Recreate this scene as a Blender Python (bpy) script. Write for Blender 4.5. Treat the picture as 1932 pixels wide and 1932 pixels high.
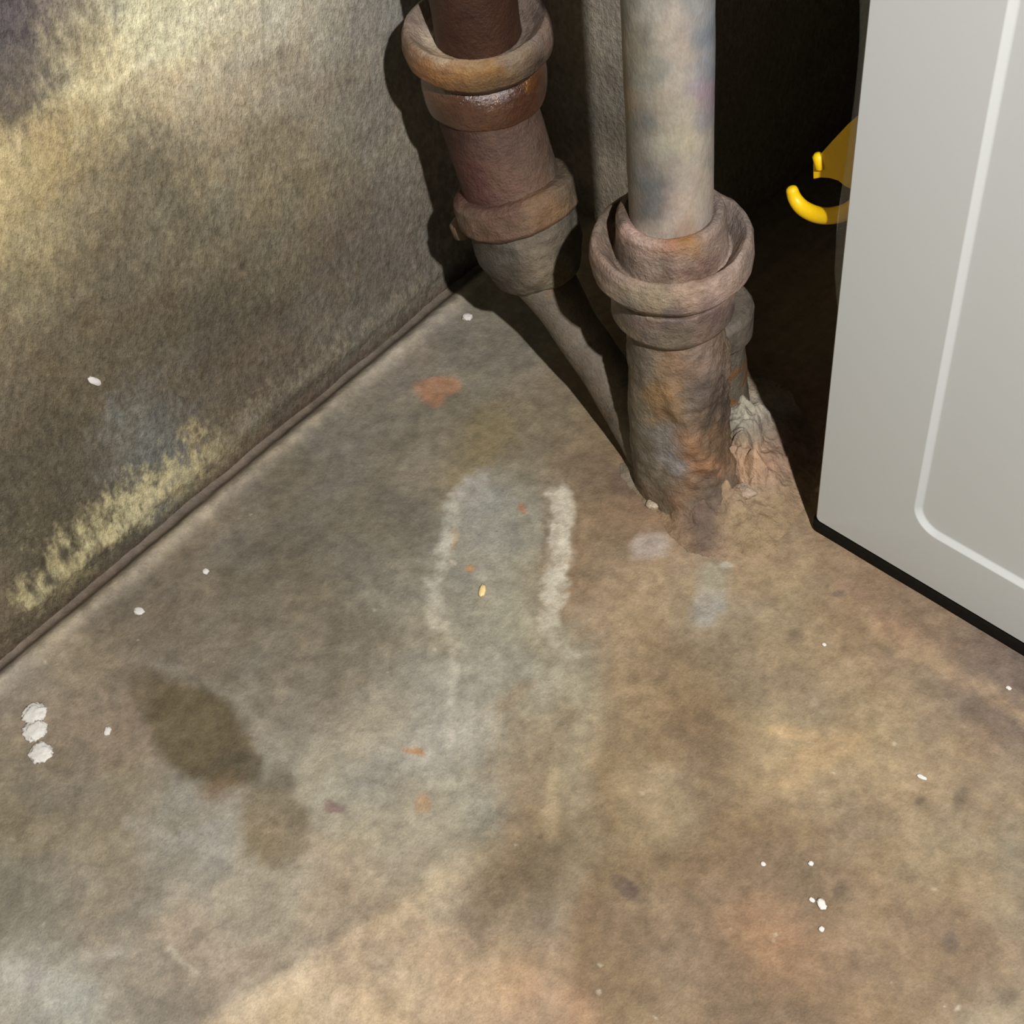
import bpy, bmesh, math, random
import numpy as np
from mathutils import Vector, Matrix

# ---------------------------------------------------------------- camera, world, light, exposure
for o in list(bpy.data.objects):
    bpy.data.objects.remove(o)
SC = bpy.context.scene
COL = SC.collection
F = 2750.0                     # focal length in pixels of the 1932 px frame
HC = 0.60                      # camera height (m)
_n = np.array([1310 - 966, 3200 - 966, F]); _n /= np.linalg.norm(_n)        # straight down, in camera axes
def _r(x, y): return np.array([x - 966, y - 966, F], float)
_X = np.cross(np.cross(_r(1537, 980), _r(1932, 1215)), _n); _X /= np.linalg.norm(_X)
if _X[0] < 0: _X = -_X
_Z = -_n; _Y = np.cross(_Z, _X)
RM = np.array([_X, _Y, _Z])    # camera (right, down, forward) -> world
cam_d = bpy.data.cameras.new('camera'); cam = bpy.data.objects.new('camera', cam_d); COL.objects.link(cam)
cam_d.sensor_width = 36; cam_d.sensor_fit = 'HORIZONTAL'; cam_d.lens = 36 * F / 1932
cam_d.clip_start = 0.01
m = Matrix(((RM[0][0], -RM[0][1], -RM[0][2], 0), (RM[1][0], -RM[1][1], -RM[1][2], 0),
            (RM[2][0], -RM[2][1], -RM[2][2], HC), (0, 0, 0, 1)))
cam.matrix_world = m
SC.camera = cam
W = bpy.data.worlds.new('world'); SC.world = W; W.use_nodes = True
W.node_tree.nodes['Background'].inputs[0].default_value = (1.0, 0.95, 0.85, 1)
W.node_tree.nodes['Background'].inputs[1].default_value = 0.004
ld = bpy.data.lights.new('work_lamp', 'POINT'); lamp = bpy.data.objects.new('work_lamp', ld); COL.objects.link(lamp)
lamp.location = (0.34, -0.020, 0.95); ld.energy = 66; ld.shadow_soft_size = 0.010; ld.color = (1.0, 0.965, 0.950)
SC.view_settings.view_transform = 'Standard'; SC.view_settings.look = 'None'
SC.view_settings.gamma = 1; SC.view_settings.use_curve_mapping = False
SC.view_settings.exposure = 0.0

# ---------------------------------------------------------------- geometry helpers
def ray(x, y): return RM @ _r(x, y)
def at_z(x, y, z=0.0):
    d = ray(x, y); t = (z - HC) / d[2]; return np.array([d[0] * t, d[1] * t, z])
def at_y(x, y, Y):
    d = ray(x, y); t = Y / d[1]; return np.array([d[0] * t, Y, HC + d[2] * t])
def proj(P):
    Q = np.array(P, float); Q[..., 2] -= HC
    c = Q @ RM                     # world -> camera
    return 966 + F * c[..., 0] / c[..., 2], 966 + F * c[..., 1] / c[..., 2]
WY0, WX0, WS = 0.416, -0.534, 0.0365
def wall_x(Y): return WX0 + WS * (WY0 - Y)

def vnoise(p, seed=0):
    """value noise, p (n,3) -> (n,) in -1..1"""
    i = np.floor(p).astype(np.int64); f = p - i; f = f * f * (3 - 2 * f)
    def h(a, b, c):
        n = (a * 374761393 + b * 668265263 + c * 2147483647 + seed * 1274126177) & 0xffffffff
        n = ((n ^ (n >> 13)) * 1274126177) & 0xffffffff
        n = ((n ^ (n >> 16)) * 2246822519) & 0xffffffff
        return ((n ^ (n >> 15)) & 0xffff) / 32767.5 - 1
    r = 0
    for dx in (0, 1):
        wx = f[:, 0] if dx else 1 - f[:, 0]
        for dy in (0, 1):
            wy = f[:, 1] if dy else 1 - f[:, 1]
            for dz in (0, 1):
                wz = f[:, 2] if dz else 1 - f[:, 2]
                r = r + h(i[:, 0] + dx, i[:, 1] + dy, i[:, 2] + dz) * wx * wy * wz
    return r
def fbm(p, sc, octv=4, seed=0, gain=0.5):
    p = np.asarray(p, float) * sc; a = 1; s = 0; t = 0
    for k in range(octv):
        s = s + a * vnoise(p * (2.03 ** k) + 17.3 * k, seed + k); t += a; a *= gain
    return s / t
def lin(c):
    c = np.asarray(c, float) / 255.0
    return np.where(c <= 0.04045, c / 12.92, ((c + 0.055) / 1.055) ** 2.4)

def mesh_obj(name, verts, faces, mat, parent=None, smooth=True, cols=None):
    me = bpy.data.meshes.new(name)
    me.from_pydata([tuple(v) for v in verts], [], [tuple(f) for f in faces])
    me.validate()
    if smooth: me.shade_smooth()
    if cols is not None:
        a = me.color_attributes.new('col', 'FLOAT_COLOR', 'POINT')
        c4 = np.ones((len(verts), 4), np.float32); c4[:, :3] = cols
        a.data.foreach_set('color', c4.ravel())
    me.materials.append(mat)
    o = bpy.data.objects.new(name, me); COL.objects.link(o)
    if parent: o.parent = parent
    return o
def grid_obj(name, P, nu, nv, mat, cols=None, parent=None, flip=False):
    """P (nu*nv,3) row major"""
    i = np.arange(nu - 1)[:, None] * nv + np.arange(nv - 1)[None, :]
    q = np.stack([i, i + nv, i + nv + 1, i + 1], -1).reshape(-1, 4)
    if flip: q = q[:, ::-1]
    me = bpy.data.meshes.new(name)
    me.vertices.add(len(P)); me.vertices.foreach_set('co', P.astype(np.float32).ravel())
    me.loops.add(q.size); me.loops.foreach_set('vertex_index', q.ravel().astype(np.int32))
    me.polygons.add(len(q)); me.polygons.foreach_set('loop_start', np.arange(0, q.size, 4, dtype=np.int32))
    me.update(calc_edges=True); me.shade_smooth()
    if cols is not None:
        a = me.color_attributes.new('col', 'FLOAT_COLOR', 'POINT')
        c4 = np.ones((len(P), 4), np.float32); c4[:, :3] = cols
        a.data.foreach_set('color', c4.ravel())
    me.materials.append(mat)
    o = bpy.data.objects.new(name, me); COL.objects.link(o)
    if parent: o.parent = parent
    return o
def tag(o, label=None, cat=None, group=None, kind=None):
    if label: o['label'] = label
    if cat: o['category'] = cat
    if group: o['group'] = group
    if kind: o['kind'] = kind
    return o
def empty(name, loc, label, cat, group=None):
    o = bpy.data.objects.new(name, None); COL.objects.link(o); o.location = loc; o.empty_display_size = 0.02
    return tag(o, label, cat, group)
def child(o, parent):
    """keep the mesh in world place under an Empty that only has a location"""
    o.parent = parent; o.matrix_parent_inverse = Matrix.Translation(parent.location).inverted()
    return o

def ring_sweep(cs, ts, rs, n=72, close_ends=True):
    cs = [Vector(c) for c in cs]; ts = [Vector(t).normalized() for t in ts]
    u = ts[0].orthogonal().normalized(); V = []; 
    # seam direction away from the camera
    u = (Vector((-0.66, 0.75, 0)) - ts[0] * Vector((-0.66, 0.75, 0)).dot(ts[0])).normalized()
    for c, t, r in zip(cs, ts, rs):
        u = (u - t * u.dot(t)).normalized(); v = t.cross(u)
        for k in range(n):
            a = 2 * math.pi * k / n
            V.append(c + (u * math.cos(a) + v * math.sin(a)) * r)
    Fc = []
    for i in range(len(cs) - 1):
        for k in range(n):
            a = i * n + k; b = i * n + (k + 1) % n
            Fc.append((a, b, b + n, a + n))
    if close_ends:
        Fc.append(tuple(range(n))[::-1]); Fc.append(tuple((len(cs) - 1) * n + k for k in range(n)))
    return np.array([tuple(v) for v in V]), Fc
def roughen(V, amp, sc, seed=0, gain=.5, octv=4, cen=None):
    """push vertices about along a noise vector (small, keeps the seam closed)"""
    d = np.stack([fbm(V, sc, octv, seed + 11 * k, gain) for k in range(3)], 1)
    return V + d * amp
def densify(prof, step=0.0012):
    out = [prof[0]]
    for (s0, r0), (s1, r1) in zip(prof, prof[1:]):
        L = math.hypot(s1 - s0, r1 - r0); k = max(1, int(math.ceil(L / step)))
        for j in range(1, k + 1):
            t = j / k; out.append((s0 + (s1 - s0) * t, r0 + (r1 - r0) * t))
    return out
def painted(V, paint, seed):
    if paint is None: return None
    ctrl, sig, K, mott = paint
    px, py = proj(V); w = [fbm(V, 110, 4, seed + 60 + k) for k in range(3)]
    c = interp(px + 22 * w[0], py + 22 * w[1], ctrl, sig) * K
    c = c * (1 + mott * fbm(V, 170, 4, seed + 70, .7) + .5 * mott * fbm(V, 420, 2, seed + 75))[:, None]
    c = c * (1 + w[2][:, None] * np.array([.07, 0, -.07]))
    return np.clip(c, .003, .9)
def lathe(name, origin, axis, prof, mat, parent, amp=0.0004, sc=140, seed=0, n=96, step=0.0015, paint=None):
    """prof: (distance along the axis, radius)"""
    axis = Vector(axis).normalized(); origin = Vector(origin); pr = densify(prof, step)
    V, Fc = ring_sweep([origin + axis * s for s, r in pr], [axis] * len(pr), [r for s, r in pr], n)
    V = roughen(V, amp, sc, seed)
    return child(mesh_obj(name, V, Fc, mat, cols=painted(V, paint, seed)), parent)
def catmull(P, k=10):
    P = [Vector(p) for p in P]; P = [P[0] * 2 - P[1]] + P + [P[-1] * 2 - P[-2]]; out = []
    for i in range(1, len(P) - 2):
        a, b, c, d = P[i - 1:i + 3]
        for j in range(k):
            t = j / k
            out.append(0.5 * ((2 * b) + (c - a) * t + (2 * a - 5 * b + 4 * c - d) * t * t + (3 * b - a - 3 * c + d) * t ** 3))
    out.append(P[-2]); return out
def tube(name, pts, rads, mat, parent, amp=0.0004, sc=140, seed=0, k=10, n=72, paint=None, shape=None):
    """smooth tube through pts with a radius each"""
    Q = catmull(pts, k); R = catmull([(r, 0, 0) for r in rads], k)
    T = [(Q[min(i + 1, len(Q) - 1)] - Q[max(i - 1, 0)]) for i in range(len(Q))]
    V, Fc = ring_sweep(Q, T, [r.x for r in R], n)
    if shape: V = shape(V)
    V = roughen(V, amp, sc, seed)
    return child(mesh_obj(name, V, Fc, mat, cols=painted(V, paint, seed)), parent)

# ---------------------------------------------------------------- materials
def new_mat(name):
    m = bpy.data.materials.new(name); m.use_nodes = True
    nt = m.node_tree; b = nt.nodes['Principled BSDF']; return m, nt, b
def noise(nt, sc, det=5, rough=.6, vec=None, dist=0.0):
    n = nt.nodes.new('ShaderNodeTexNoise'); n.inputs['Scale'].default_value = sc
    n.inputs['Detail'].default_value = det; n.inputs['Roughness'].default_value = rough
    n.inputs['Distortion'].default_value = dist
    if vec: nt.links.new(vec, n.inputs['Vector'])
    return n.outputs['Fac']
def ramp(nt, fac, stops):
    r = nt.nodes.new('ShaderNodeValToRGB'); e = r.color_ramp.elements
    while len(e) < len(stops): e.new(0.5)
    for k, (p, c) in enumerate(stops):
        e[k].position = p; e[k].color = (*c, 1) if len(c) == 3 else c
    nt.links.new(fac, r.inputs[0]); return r.outputs['Color']
def mix(nt, fac, a, b, mode='MIX'):
    x = nt.nodes.new('ShaderNodeMix'); x.data_type = 'RGBA'; x.blend_type = mode
    for s, v in ((x.inputs[0], fac), (x.inputs[6], a), (x.inputs[7], b)):
        if hasattr(v, 'links') or isinstance(v, bpy.types.NodeSocket): nt.links.new(v, s)
        elif isinstance(v, (int, float)): s.default_value = v
        else: s.default_value = (*v, 1)
    return x.outputs[2]
def coords(nt, scale=(1, 1, 1), rot=(0, 0, 0)):
    tc = nt.nodes.new('ShaderNodeTexCoord'); mp = nt.nodes.new('ShaderNodeMapping')
    nt.links.new(tc.outputs['Object'], mp.inputs[0]); mp.inputs['Scale'].default_value = scale
    mp.inputs['Rotation'].default_value = rot
    return mp.outputs[0]
def bump(nt, b, h, strength=.5, dist=.001, prev=None):
    n = nt.nodes.new('ShaderNodeBump'); n.inputs['Strength'].default_value = strength
    n.inputs['Distance'].default_value = dist; nt.links.new(h, n.inputs['Height'])
    if prev is not None: nt.links.new(prev, n.inputs['Normal'])
    nt.links.new(n.outputs[0], b.inputs['Normal']); return n.outputs[0]
G = lambda v: (v, v, v)

def mat_painted(name, rough, v_scale=(1, 1, 1), v_rot=(0, 0, 0), s=(140, 700), depth=(.0010, .0005), var=(.80, 1.2), spec=.3):
    """surface whose colour is stored on the mesh, with grain on top"""
    m, nt, b = new_mat(name)
    a = nt.nodes.new('ShaderNodeAttribute'); a.attribute_name = 'col'
    v = coords(nt, v_scale, v_rot)
    n1 = noise(nt, s[0], 6, .62, v); n2 = noise(nt, s[1], 4, .6, v)
    g1 = ramp(nt, n1, [(.32, G(var[0])), (.68, G(var[1]))]); g2 = ramp(nt, n2, [(.3, G(.9)), (.7, G(1.1))])
    c = mix(nt, 1.0, a.outputs['Color'], g1, 'MULTIPLY'); c = mix(nt, 1.0, c, g2, 'MULTIPLY')
    nt.links.new(c, b.inputs['Base Color'])
    b.inputs['Roughness'].default_value = rough; b.inputs['Specular IOR Level'].default_value = spec
    p = bump(nt, b, n1, 1, depth[0]); bump(nt, b, n2, 1, depth[1], p)
    return m
KI = .50
def mat_iron(name, cols, patches=(), rough=.6, sc=45, spec=.4, depth=.0012, KI=.50):
    """cols: sRGB stops of the mottled base; patches: (sRGB, scale, threshold, width)"""
    m, nt, b = new_mat(name); v = coords(nt); vs = coords(nt, (1, 1, .35))
    st = [(.28 + .44 * i / max(1, len(cols) - 1), lin(c) * KI) for i, c in enumerate(cols)]
    c = ramp(nt, noise(nt, sc, 6, .65, v, .4), st)
    for i, (pc, ps, th, wd) in enumerate(patches):
        off = coords(nt); off.node.inputs['Location'].default_value = (3.1 * i + 1, 1.7 * i, 2.3 * i)
        f = ramp(nt, noise(nt, ps, 5, .6, off, .3), [(th, G(0)), (th + wd, G(1))])
        c = mix(nt, f, c, lin(pc) * KI)
    g = ramp(nt, noise(nt, 900, 3, .6, v), [(.3, G(.86)), (.7, G(1.14))])
    c = mix(nt, 1.0, c, g, 'MULTIPLY')
    nt.links.new(c, b.inputs['Base Color']); b.inputs['Roughness'].default_value = rough
    b.inputs['Specular IOR Level'].default_value = spec
    p = bump(nt, b, noise(nt, 160, 6, .6, v), 1, depth); bump(nt, b, noise(nt, 800, 4, .6, v), 1, depth * .35, p)
    return m
def mat_plain(name, c, rough=.5, spec=.5, grain=0.0, gs=600, metallic=0):
    m, nt, b = new_mat(name)
    n = noise(nt, gs, 4, .6, coords(nt))
    r = ramp(nt, n, [(.3, tuple(lin(c) * (1 - grain))), (.7, tuple(np.minimum(1, lin(c) * (1 + grain))))])
    nt.links.new(r, b.inputs['Base Color']); b.inputs['Roughness'].default_value = rough
    b.inputs['Specular IOR Level'].default_value = spec; b.inputs['Metallic'].default_value = metallic
    return m

M_floor = mat_painted('floor_concrete', .62, s=(150, 900), depth=(.0009, .0003), var=(.86, 1.13), spec=.25)
M_wall = mat_painted('wall_plaster', .6, v_scale=(1, 1, .6), v_rot=(math.radians(35), 0, 0), s=(330, 1300), depth=(.0016, .0006), var=(.76, 1.22), spec=.25)
M_dark = mat_plain('shade_dark_plaster', (38, 34, 28), .95, .05, .25, 60)  # near-black tone stands in for the deep shade behind the pipes
M_rust = mat_iron('rusty_cast_iron', [(90, 64, 50), (120, 94, 78), (136, 110, 94)], [((140, 92, 52), 50, .58, .1)], .5)
M_rustdark = mat_iron('dark_rusted_iron', [(66, 40, 26), (84, 52, 34), (98, 64, 44)], [], .6)
M_rustwet = mat_iron('damp_rusted_iron', [(84, 52, 38), (112, 76, 56), (130, 90, 64)], [((140, 92, 40), 60, .60, .1)], .2, spec=1.0)
M_rim = mat_iron('limed_rusty_rim', [(122, 96, 76), (158, 136, 114), (176, 160, 138)], [((146, 104, 62), 45, .54, .12), ((92, 66, 52), 60, .60, .1)], .5)
M_greyiron = mat_iron('grey_scaled_iron', [(104, 92, 76), (138, 126, 108), (152, 142, 124)], [((150, 118, 84), 50, .6, .1), ((92, 94, 88), 70, .6, .12)], .65)
M_pipe = mat_iron('grey_painted_pipe', [(158, 148, 134), (186, 176, 162), (198, 190, 178)], [((130, 134, 136), 38, .56, .07), ((178, 166, 142), 60, .62, .1)], .5, 30, depth=.0005, KI=.66)
M_bell = mat_iron('pinkish_scaled_iron', [(134, 112, 100), (170, 152, 138), (188, 174, 158)], [((126, 120, 116), 60, .60, .08), ((176, 162, 130), 75, .62, .08), ((150, 110, 80), 90, .66, .05)], .6, 70, depth=.0014, KI=.74)
M_foot = mat_iron('muddy_iron', [(112, 98, 80), (136, 124, 104), (150, 138, 120)], [((160, 112, 66), 45, .56, .08), ((140, 140, 140), 60, .60, .1)], .7, 50, depth=.002)
M_third = mat_iron('dull_grey_pipe', [(116, 104, 92), (136, 124, 110), (152, 140, 126)], [((104, 96, 84), 50, .55, .1)], .7, 40, depth=.0012, KI=.5)
M_white = mat_plain('white_enamel', (193, 197, 195), .38, .4, .008, 900)
M_body = mat_plain('white_sheet_steel', (205, 205, 200), .5, .4, .02, 300)
M_black = mat_plain('black_rubber', (22, 19, 14), .85, .15, .2, 300)
M_yellow = mat_plain('yellow_plastic', (226, 184, 8), .45, .4, .05, 1200)
M_paintpipe = mat_painted('weathered_pipe_paint', .5, v_scale=(1, 1, .5), s=(160, 900), depth=(.0005, .0002), var=(.88, 1.1), spec=.35)
M_paintiron = mat_painted('scaly_iron', .6, s=(170, 800), depth=(.0016, .0006), var=(.8, 1.18), spec=.35)
M_mortar = mat_painted('mortar', .75, s=(200, 900), depth=(.0016, .0006), var=(.82, 1.16), spec=.2)
M_crumb = mat_plain('white_plaster', (214, 211, 204), .8, .2, .1, 1500)
M_gold = mat_plain('pale_gold_chip', (238, 214, 150), .35, .6, .1, 900)
mf, nt, b = new_mat('clear_film')
b.inputs['Base Color'].default_value = (.75, .78, .76, 1); b.inputs['Roughness'].default_value = .25
tr = nt.nodes.new('ShaderNodeBsdfTransparent'); mx = nt.nodes.new('ShaderNodeMixShader')
lw = nt.nodes.new('ShaderNodeTexNoise'); lw.inputs['Scale'].default_value = 90
rr = nt.nodes.new('ShaderNodeMapRange'); rr.inputs[3].default_value = .06; rr.inputs[4].default_value = .15
nt.links.new(lw.outputs[0], rr.inputs[0]); nt.links.new(rr.outputs[0], mx.inputs[0])
nt.links.new(tr.outputs[0], mx.inputs[1]); nt.links.new(b.outputs[0], mx.inputs[2])
nt.links.new(mx.outputs[0], nt.nodes['Material Output'].inputs[0]); M_film = mf

# ---------------------------------------------------------------- surface colours (wear, dirt, stains, plus some light and shade)
KF, KW = 1.06, 1.28     # reading of the photograph -> albedo, one number for the floor and one for the wall
def interp(px, py, ctrl, sig=85):
    C = np.array(ctrl, float); num = np.zeros((len(px), 3)); den = np.full(len(px), 1e-9)
    L = lin(C[:, 2:5])
    for k in range(len(C)):
        d2 = (px - C[k, 0]) ** 2 + (py - C[k, 1]) ** 2
        w = np.exp(-d2 / (2 * sig * sig)) + 1e-4 / (1 + d2 / 1e4)
        num += w[:, None] * L[k]; den += w
    return num / den[:, None]
def blob(col, px, py, cx, cy, rx, ry, ang, c, alpha=1.0, soft=.25):
    a = math.radians(ang); dx = px - cx; dy = py - cy
    u = (dx * math.cos(a) + dy * math.sin(a)) / rx; v = (-dx * math.sin(a) + dy * math.cos(a)) / ry
    d = np.sqrt(u * u + v * v); w = np.clip((1 + soft - d) / (2 * soft), 0, 1); w = w * w * (3 - 2 * w) * alpha
    return col * (1 - w[:, None]) + lin(c) * w[:, None]
def streak(col, px, py, pts, wd, c, alpha=1.0, soft=.4, mod=None):
    best = np.full(len(px), 1e9)
    for (x0, y0), (x1, y1) in zip(pts, pts[1:]):
        dx, dy = x1 - x0, y1 - y0; t = np.clip(((px - x0) * dx + (py - y0) * dy) / (dx * dx + dy * dy), 0, 1)
        best = np.minimum(best, np.hypot(px - x0 - t * dx, py - y0 - t * dy))
    d = best / wd; w = np.clip((1 + soft - d) / (2 * soft), 0, 1) * alpha
    if mod is not None: w = w * mod
    return col * (1 - w[:, None]) + lin(c) * w[:, None]

FLOOR_C = [(0,1300,125,115,98),(100,1250,138,128,108),(60,1500,120,112,92),(0,1700,112,108,92),(100,1900,142,140,124),(0,1850,138,134,120),
(250,1150,106,98,82),(180,1350,122,110,92),(350,1600,130,126,112),(200,1700,122,115,98),(400,1800,140,128,108),(550,1900,162,147,120),
(200,1550,124,116,96),(250,1880,132,124,106),(300,1050,106,98,82),(420,950,122,113,96),(500,1010,100,94,78),(600,920,98,93,78),(700,1010,100,95,80),
(450,1150,105,98,82),(600,1200,108,101,84),(560,1290,112,106,90),(700,1370,132,127,110),(600,1450,136,131,113),(520,1350,118,112,96),(700,1230,108,102,86),
(780,1120,118,114,98),(800,1250,128,124,108),(900,1150,137,133,115),(950,1250,137,134,117),(850,1400,140,136,120),(850,1500,132,127,108),(760,1560,136,130,110),
(800,1650,146,134,111),(650,1700,140,128,106),(700,1800,148,132,108),(500,1700,140,132,112),(1000,1450,130,117,95),(1020,1580,124,108,84),(1000,1650,106,93,72),
(1050,1900,160,134,106),(900,1850,168,146,116),(750,1900,168,150,120),(1150,1780,126,109,86),(1120,1600,138,126,102),(1120,1450,140,128,104),
(700,750,118,112,96),(900,680,118,113,98),(600,850,112,106,90),(750,660,122,114,99),(820,830,112,106,90),(900,850,118,108,82),(1000,800,120,110,90),
(1100,870,128,112,88),(1180,930,112,94,76),(960,1000,134,131,114),(1120,1040,124,107,84),(1200,1130,152,132,106),(1240,1080,148,130,106),(1330,1100,148,135,112),
(1450,1050,150,130,105),(1300,1000,150,124,98),(1420,980,150,128,102),(1500,1150,146,131,105),(1600,1150,136,114,90),(1700,1200,132,113,92),(1850,1300,120,104,90),
(1920,1330,116,102,90),(1200,1250,144,126,100),(1300,1250,128,112,88),(1300,1400,124,105,81),(1400,1300,130,115,90),(1500,1300,142,126,100),(1500,1450,160,140,108),
(1420,1400,148,130,100),(1650,1400,156,138,108),(1600,1280,140,122,96),(1750,1330,142,126,102),(1800,1450,152,132,104),(1250,1500,150,135,108),(1400,1560,126,106,81),
(1500,1640,120,102,79),(1600,1550,138,120,94),(1750,1600,146,129,101),(1900,1500,138,122,98),(1900,1650,142,128,104),(1300,1700,132,113,89),(1200,1650,128,112,88),
(1450,1780,142,116,90),(1600,1720,134,114,89),(1750,1750,134,114,90),(1850,1830,132,114,90),(1920,1920,158,145,120),(1200,1900,138,120,95),(1350,1850,134,114,90),
(1500,1920,124,106,84),(1700,1920,136,116,91),(1080,1250,136,128,108),(1450,900,124,106,84),(1480,960,138,118,92),(1350,900,120,100,80),(950,1780,130,116,94)]
WALL_C = [(0,30,84,78,74),(60,120,92,86,78),(0,200,96,88,76),(150,20,112,104,88),(150,100,160,150,115),(230,60,205,198,155),(330,40,198,192,152),(430,40,188,182,148),
(520,30,178,172,142),(620,30,150,146,122),(700,60,118,116,100),(730,150,112,110,95),(200,170,200,190,148),(120,230,170,156,118),(60,320,168,152,112),(0,380,176,160,118),
(300,180,172,158,128),(380,130,178,168,138),(460,150,160,150,125),(550,150,148,140,115),(640,170,128,122,102),(720,260,120,115,98),(200,270,142,130,102),(280,300,120,112,92),
(300,380,112,106,88),(400,250,145,134,110),(420,350,128,120,98),(520,260,132,124,102),(560,360,122,115,92),(660,350,116,110,92),(760,350,112,108,94),(800,450,108,104,92),
(60,430,150,138,106),(150,400,124,114,92),(50,540,130,120,94),(180,520,106,98,80),(300,500,106,98,80),(420,460,110,103,84),(540,460,108,102,84),(650,440,100,92,78),(740,420,96,90,80),
(730,540,100,96,84),(0,650,112,102,82),(150,640,100,92,74),(300,620,94,86,70),(450,590,90,83,68),(600,570,92,86,73),(0,780,100,92,76),(150,750,94,86,68),(320,720,98,92,80),
(300,820,112,112,106),(230,840,104,102,94),(100,850,88,81,66),(440,720,92,84,70),(560,680,96,88,74),(0,920,82,77,64),(150,920,90,84,70),(50,1030,90,84,68),(400,830,108,98,78),
(640,610,108,104,90),(0,1100,100,92,76)]

def floor_colour(P):
    px, py = proj(P)
    w1 = fbm(P, 35, 4, 3); w2 = fbm(P, 35, 4, 9); w3 = fbm(P, 220, 3, 21); w4 = fbm(P, 220, 3, 27)
    qx = px + 34 * w1 + 9 * w3; qy = py + 34 * w2 + 9 * w4           # ragged outlines
    sx = px + 10 * w1 + 7 * w3; sy = py + 10 * w2 + 7 * w4
    c = interp(qx, qy, FLOOR_C, 52)
    B = lambda *a, **k: blob(c, sx, sy, *a, **k)
    # grey-green paint remains against bare brown concrete, oil stains, lime streaks, rust spots
    c = B(375, 1385, 118, 78, 48, (86, 77, 56), .95, .22); c = B(455, 1440, 50, 40, 60, (84, 76, 58), .9, .3)
    c = B(300, 1310, 60, 45, 30, (92, 83, 62), .7, .4)
    c = B(415, 1490, 34, 20, -20, (108, 84, 54), .5, .8); c = B(520, 1555, 78, 62, 65, (104, 93, 72), .85, .35)
    c = B(530, 1480, 24, 34, 10, (98, 90, 74), .7, .5); c = B(500, 1600, 50, 34, 10, (106, 96, 74), .6, .5)
    c = B(828, 734, 42, 22, -8, (156, 118, 90), .85, .25); c = B(818, 758, 22, 13, 10, (160, 120, 88), .7, .5)
    c = B(920, 815, 34, 52, 20, (122, 110, 78), .5, .7)
    c = B(985, 957, 9, 9, 0, (160, 105, 60), .9, .4); c = B(882, 1076, 8, 6, 0, (158, 112, 62), .8, .4)
    c = B(853, 1015, 8, 22, 5, (150, 120, 72), .7, .5); c = B(630, 1523, 22, 12, 10, (118, 98, 90), .8, .4)
    c = B(780, 1415, 20, 8, 15, (138, 104, 66), .8, .5); c = B(800, 1520, 14, 16, 0, (146, 114, 78), .6, .6)
    c = B(940, 975, 120, 70, -60, (136, 134, 120), .45, .5); c = B(900, 940, 60, 35, -40, (148, 144, 132), .45, .6)
    ux = px + 22 * w1 + 12 * w3; uy = py + 22 * w2 + 12 * w4; md = np.clip(.85 + 1.1 * fbm(P, 160, 4, 55, .65), 0, 1)
    S = lambda *a, **k: streak(c, ux, uy, *a, **k, mod=md)
    c = S([(1055, 935), (1062, 1000), (1058, 1060), (1050, 1110), (1048, 1160)], 22, (186, 178, 158), .9, .35)
    c = S([(1050, 1090), (1045, 1180), (1075, 1240)], 17, (172, 166, 146), .7, .5)
    c = S([(1035, 940), (1032, 1080)], 7, (108, 90, 66), .5, .6); c = S([(1088, 1010), (1082, 1110)], 9, (112, 92, 70), .5, .6)
    c = S([(850, 950), (830, 1050), (812, 1100), (815, 1150), (828, 1185)], 15, (170, 166, 148), .75, .6)
    c = S([(868, 925), (905, 905)], 14, (158, 154, 146), .5, .6)
    c = S([(855, 1220), (845, 1300), (850, 1400)], 9, (166, 160, 142), .65, .7)
    c = S([(880, 1370), (940, 1375), (900, 1400)], 20, (152, 148, 132), .55, .8)
    c = S([(1010, 1300), (960, 1330)], 24, (122, 106, 82), .6, .6); c = S([(1070, 1240), (1030, 1310)], 14, (158, 152, 132), .5, .7)
    c = S([(1075, 1350), (1000, 1500), (975, 1560)], 22, (122, 106, 82), .5, .8)
    c = S([(1065, 1420), (1040, 1500), (1035, 1580)], 12, (158, 142, 112), .5, .8)
    c = S([(1140, 1230), (1120, 1500), (1090, 1700), (1030, 1900)], 26, (142, 130, 108), .35, .8)
    c = S([(1165, 1380), (1145, 1600), (1100, 1800), (1040, 1932)], 16, (116, 98, 76), .35, .9)
    c = S([(1060, 1600), (960, 1660), (900, 1740)], 34, (100, 86, 66), .5, .8)
    c = S([(280, 1250), (410, 1290), (490, 1360), (530, 1440)], 12, (136, 130, 114), .35, .8)
    c = S([(260, 1550), (330, 1590), (400, 1560)], 16, (146, 142, 130), .5, .7)
    c = S([(160, 1800), (240, 1795)], 12, (150, 146, 132), .5, .7); c = S([(320, 1795), (380, 1830)], 7, (172, 164, 140), .5, .7)
    c = S([(380, 1900), (480, 1810), (640, 1740), (800, 1690)], 22, (118, 104, 82), .3, .9)
    c = S([(0, 1835), (60, 1845)], 26, (158, 156, 146), .5, .7)
    c = B(1225, 1025, 40, 26, -10, (166, 154, 142), .85, .4); c = B(1338, 1140, 30, 38, 10, (160, 156, 146), .85, .35)
    c = B(1350, 1085, 26, 32, 20, (146, 142, 126), .7, .5); c = B(1330, 1030, 30, 18, 0, (150, 144, 122), .7, .5)
    c = B(1368, 1062, 14, 8, 0, (170, 164, 148), .8, .4); c = B(1420, 1025, 34, 20, -10, (172, 142, 116), .7, .5)
    c = B(1235, 940, 18, 11, 20, (186, 172, 150), .85, .4); c = B(1430, 985, 16, 7, 0, (178, 164, 142), .8, .4)
    c = B(1180, 915, 40, 26, 20, (104, 86, 74), .7, .5); c = B(1330, 940, 60, 26, -25, (100, 86, 78), .7, .5)
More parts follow.
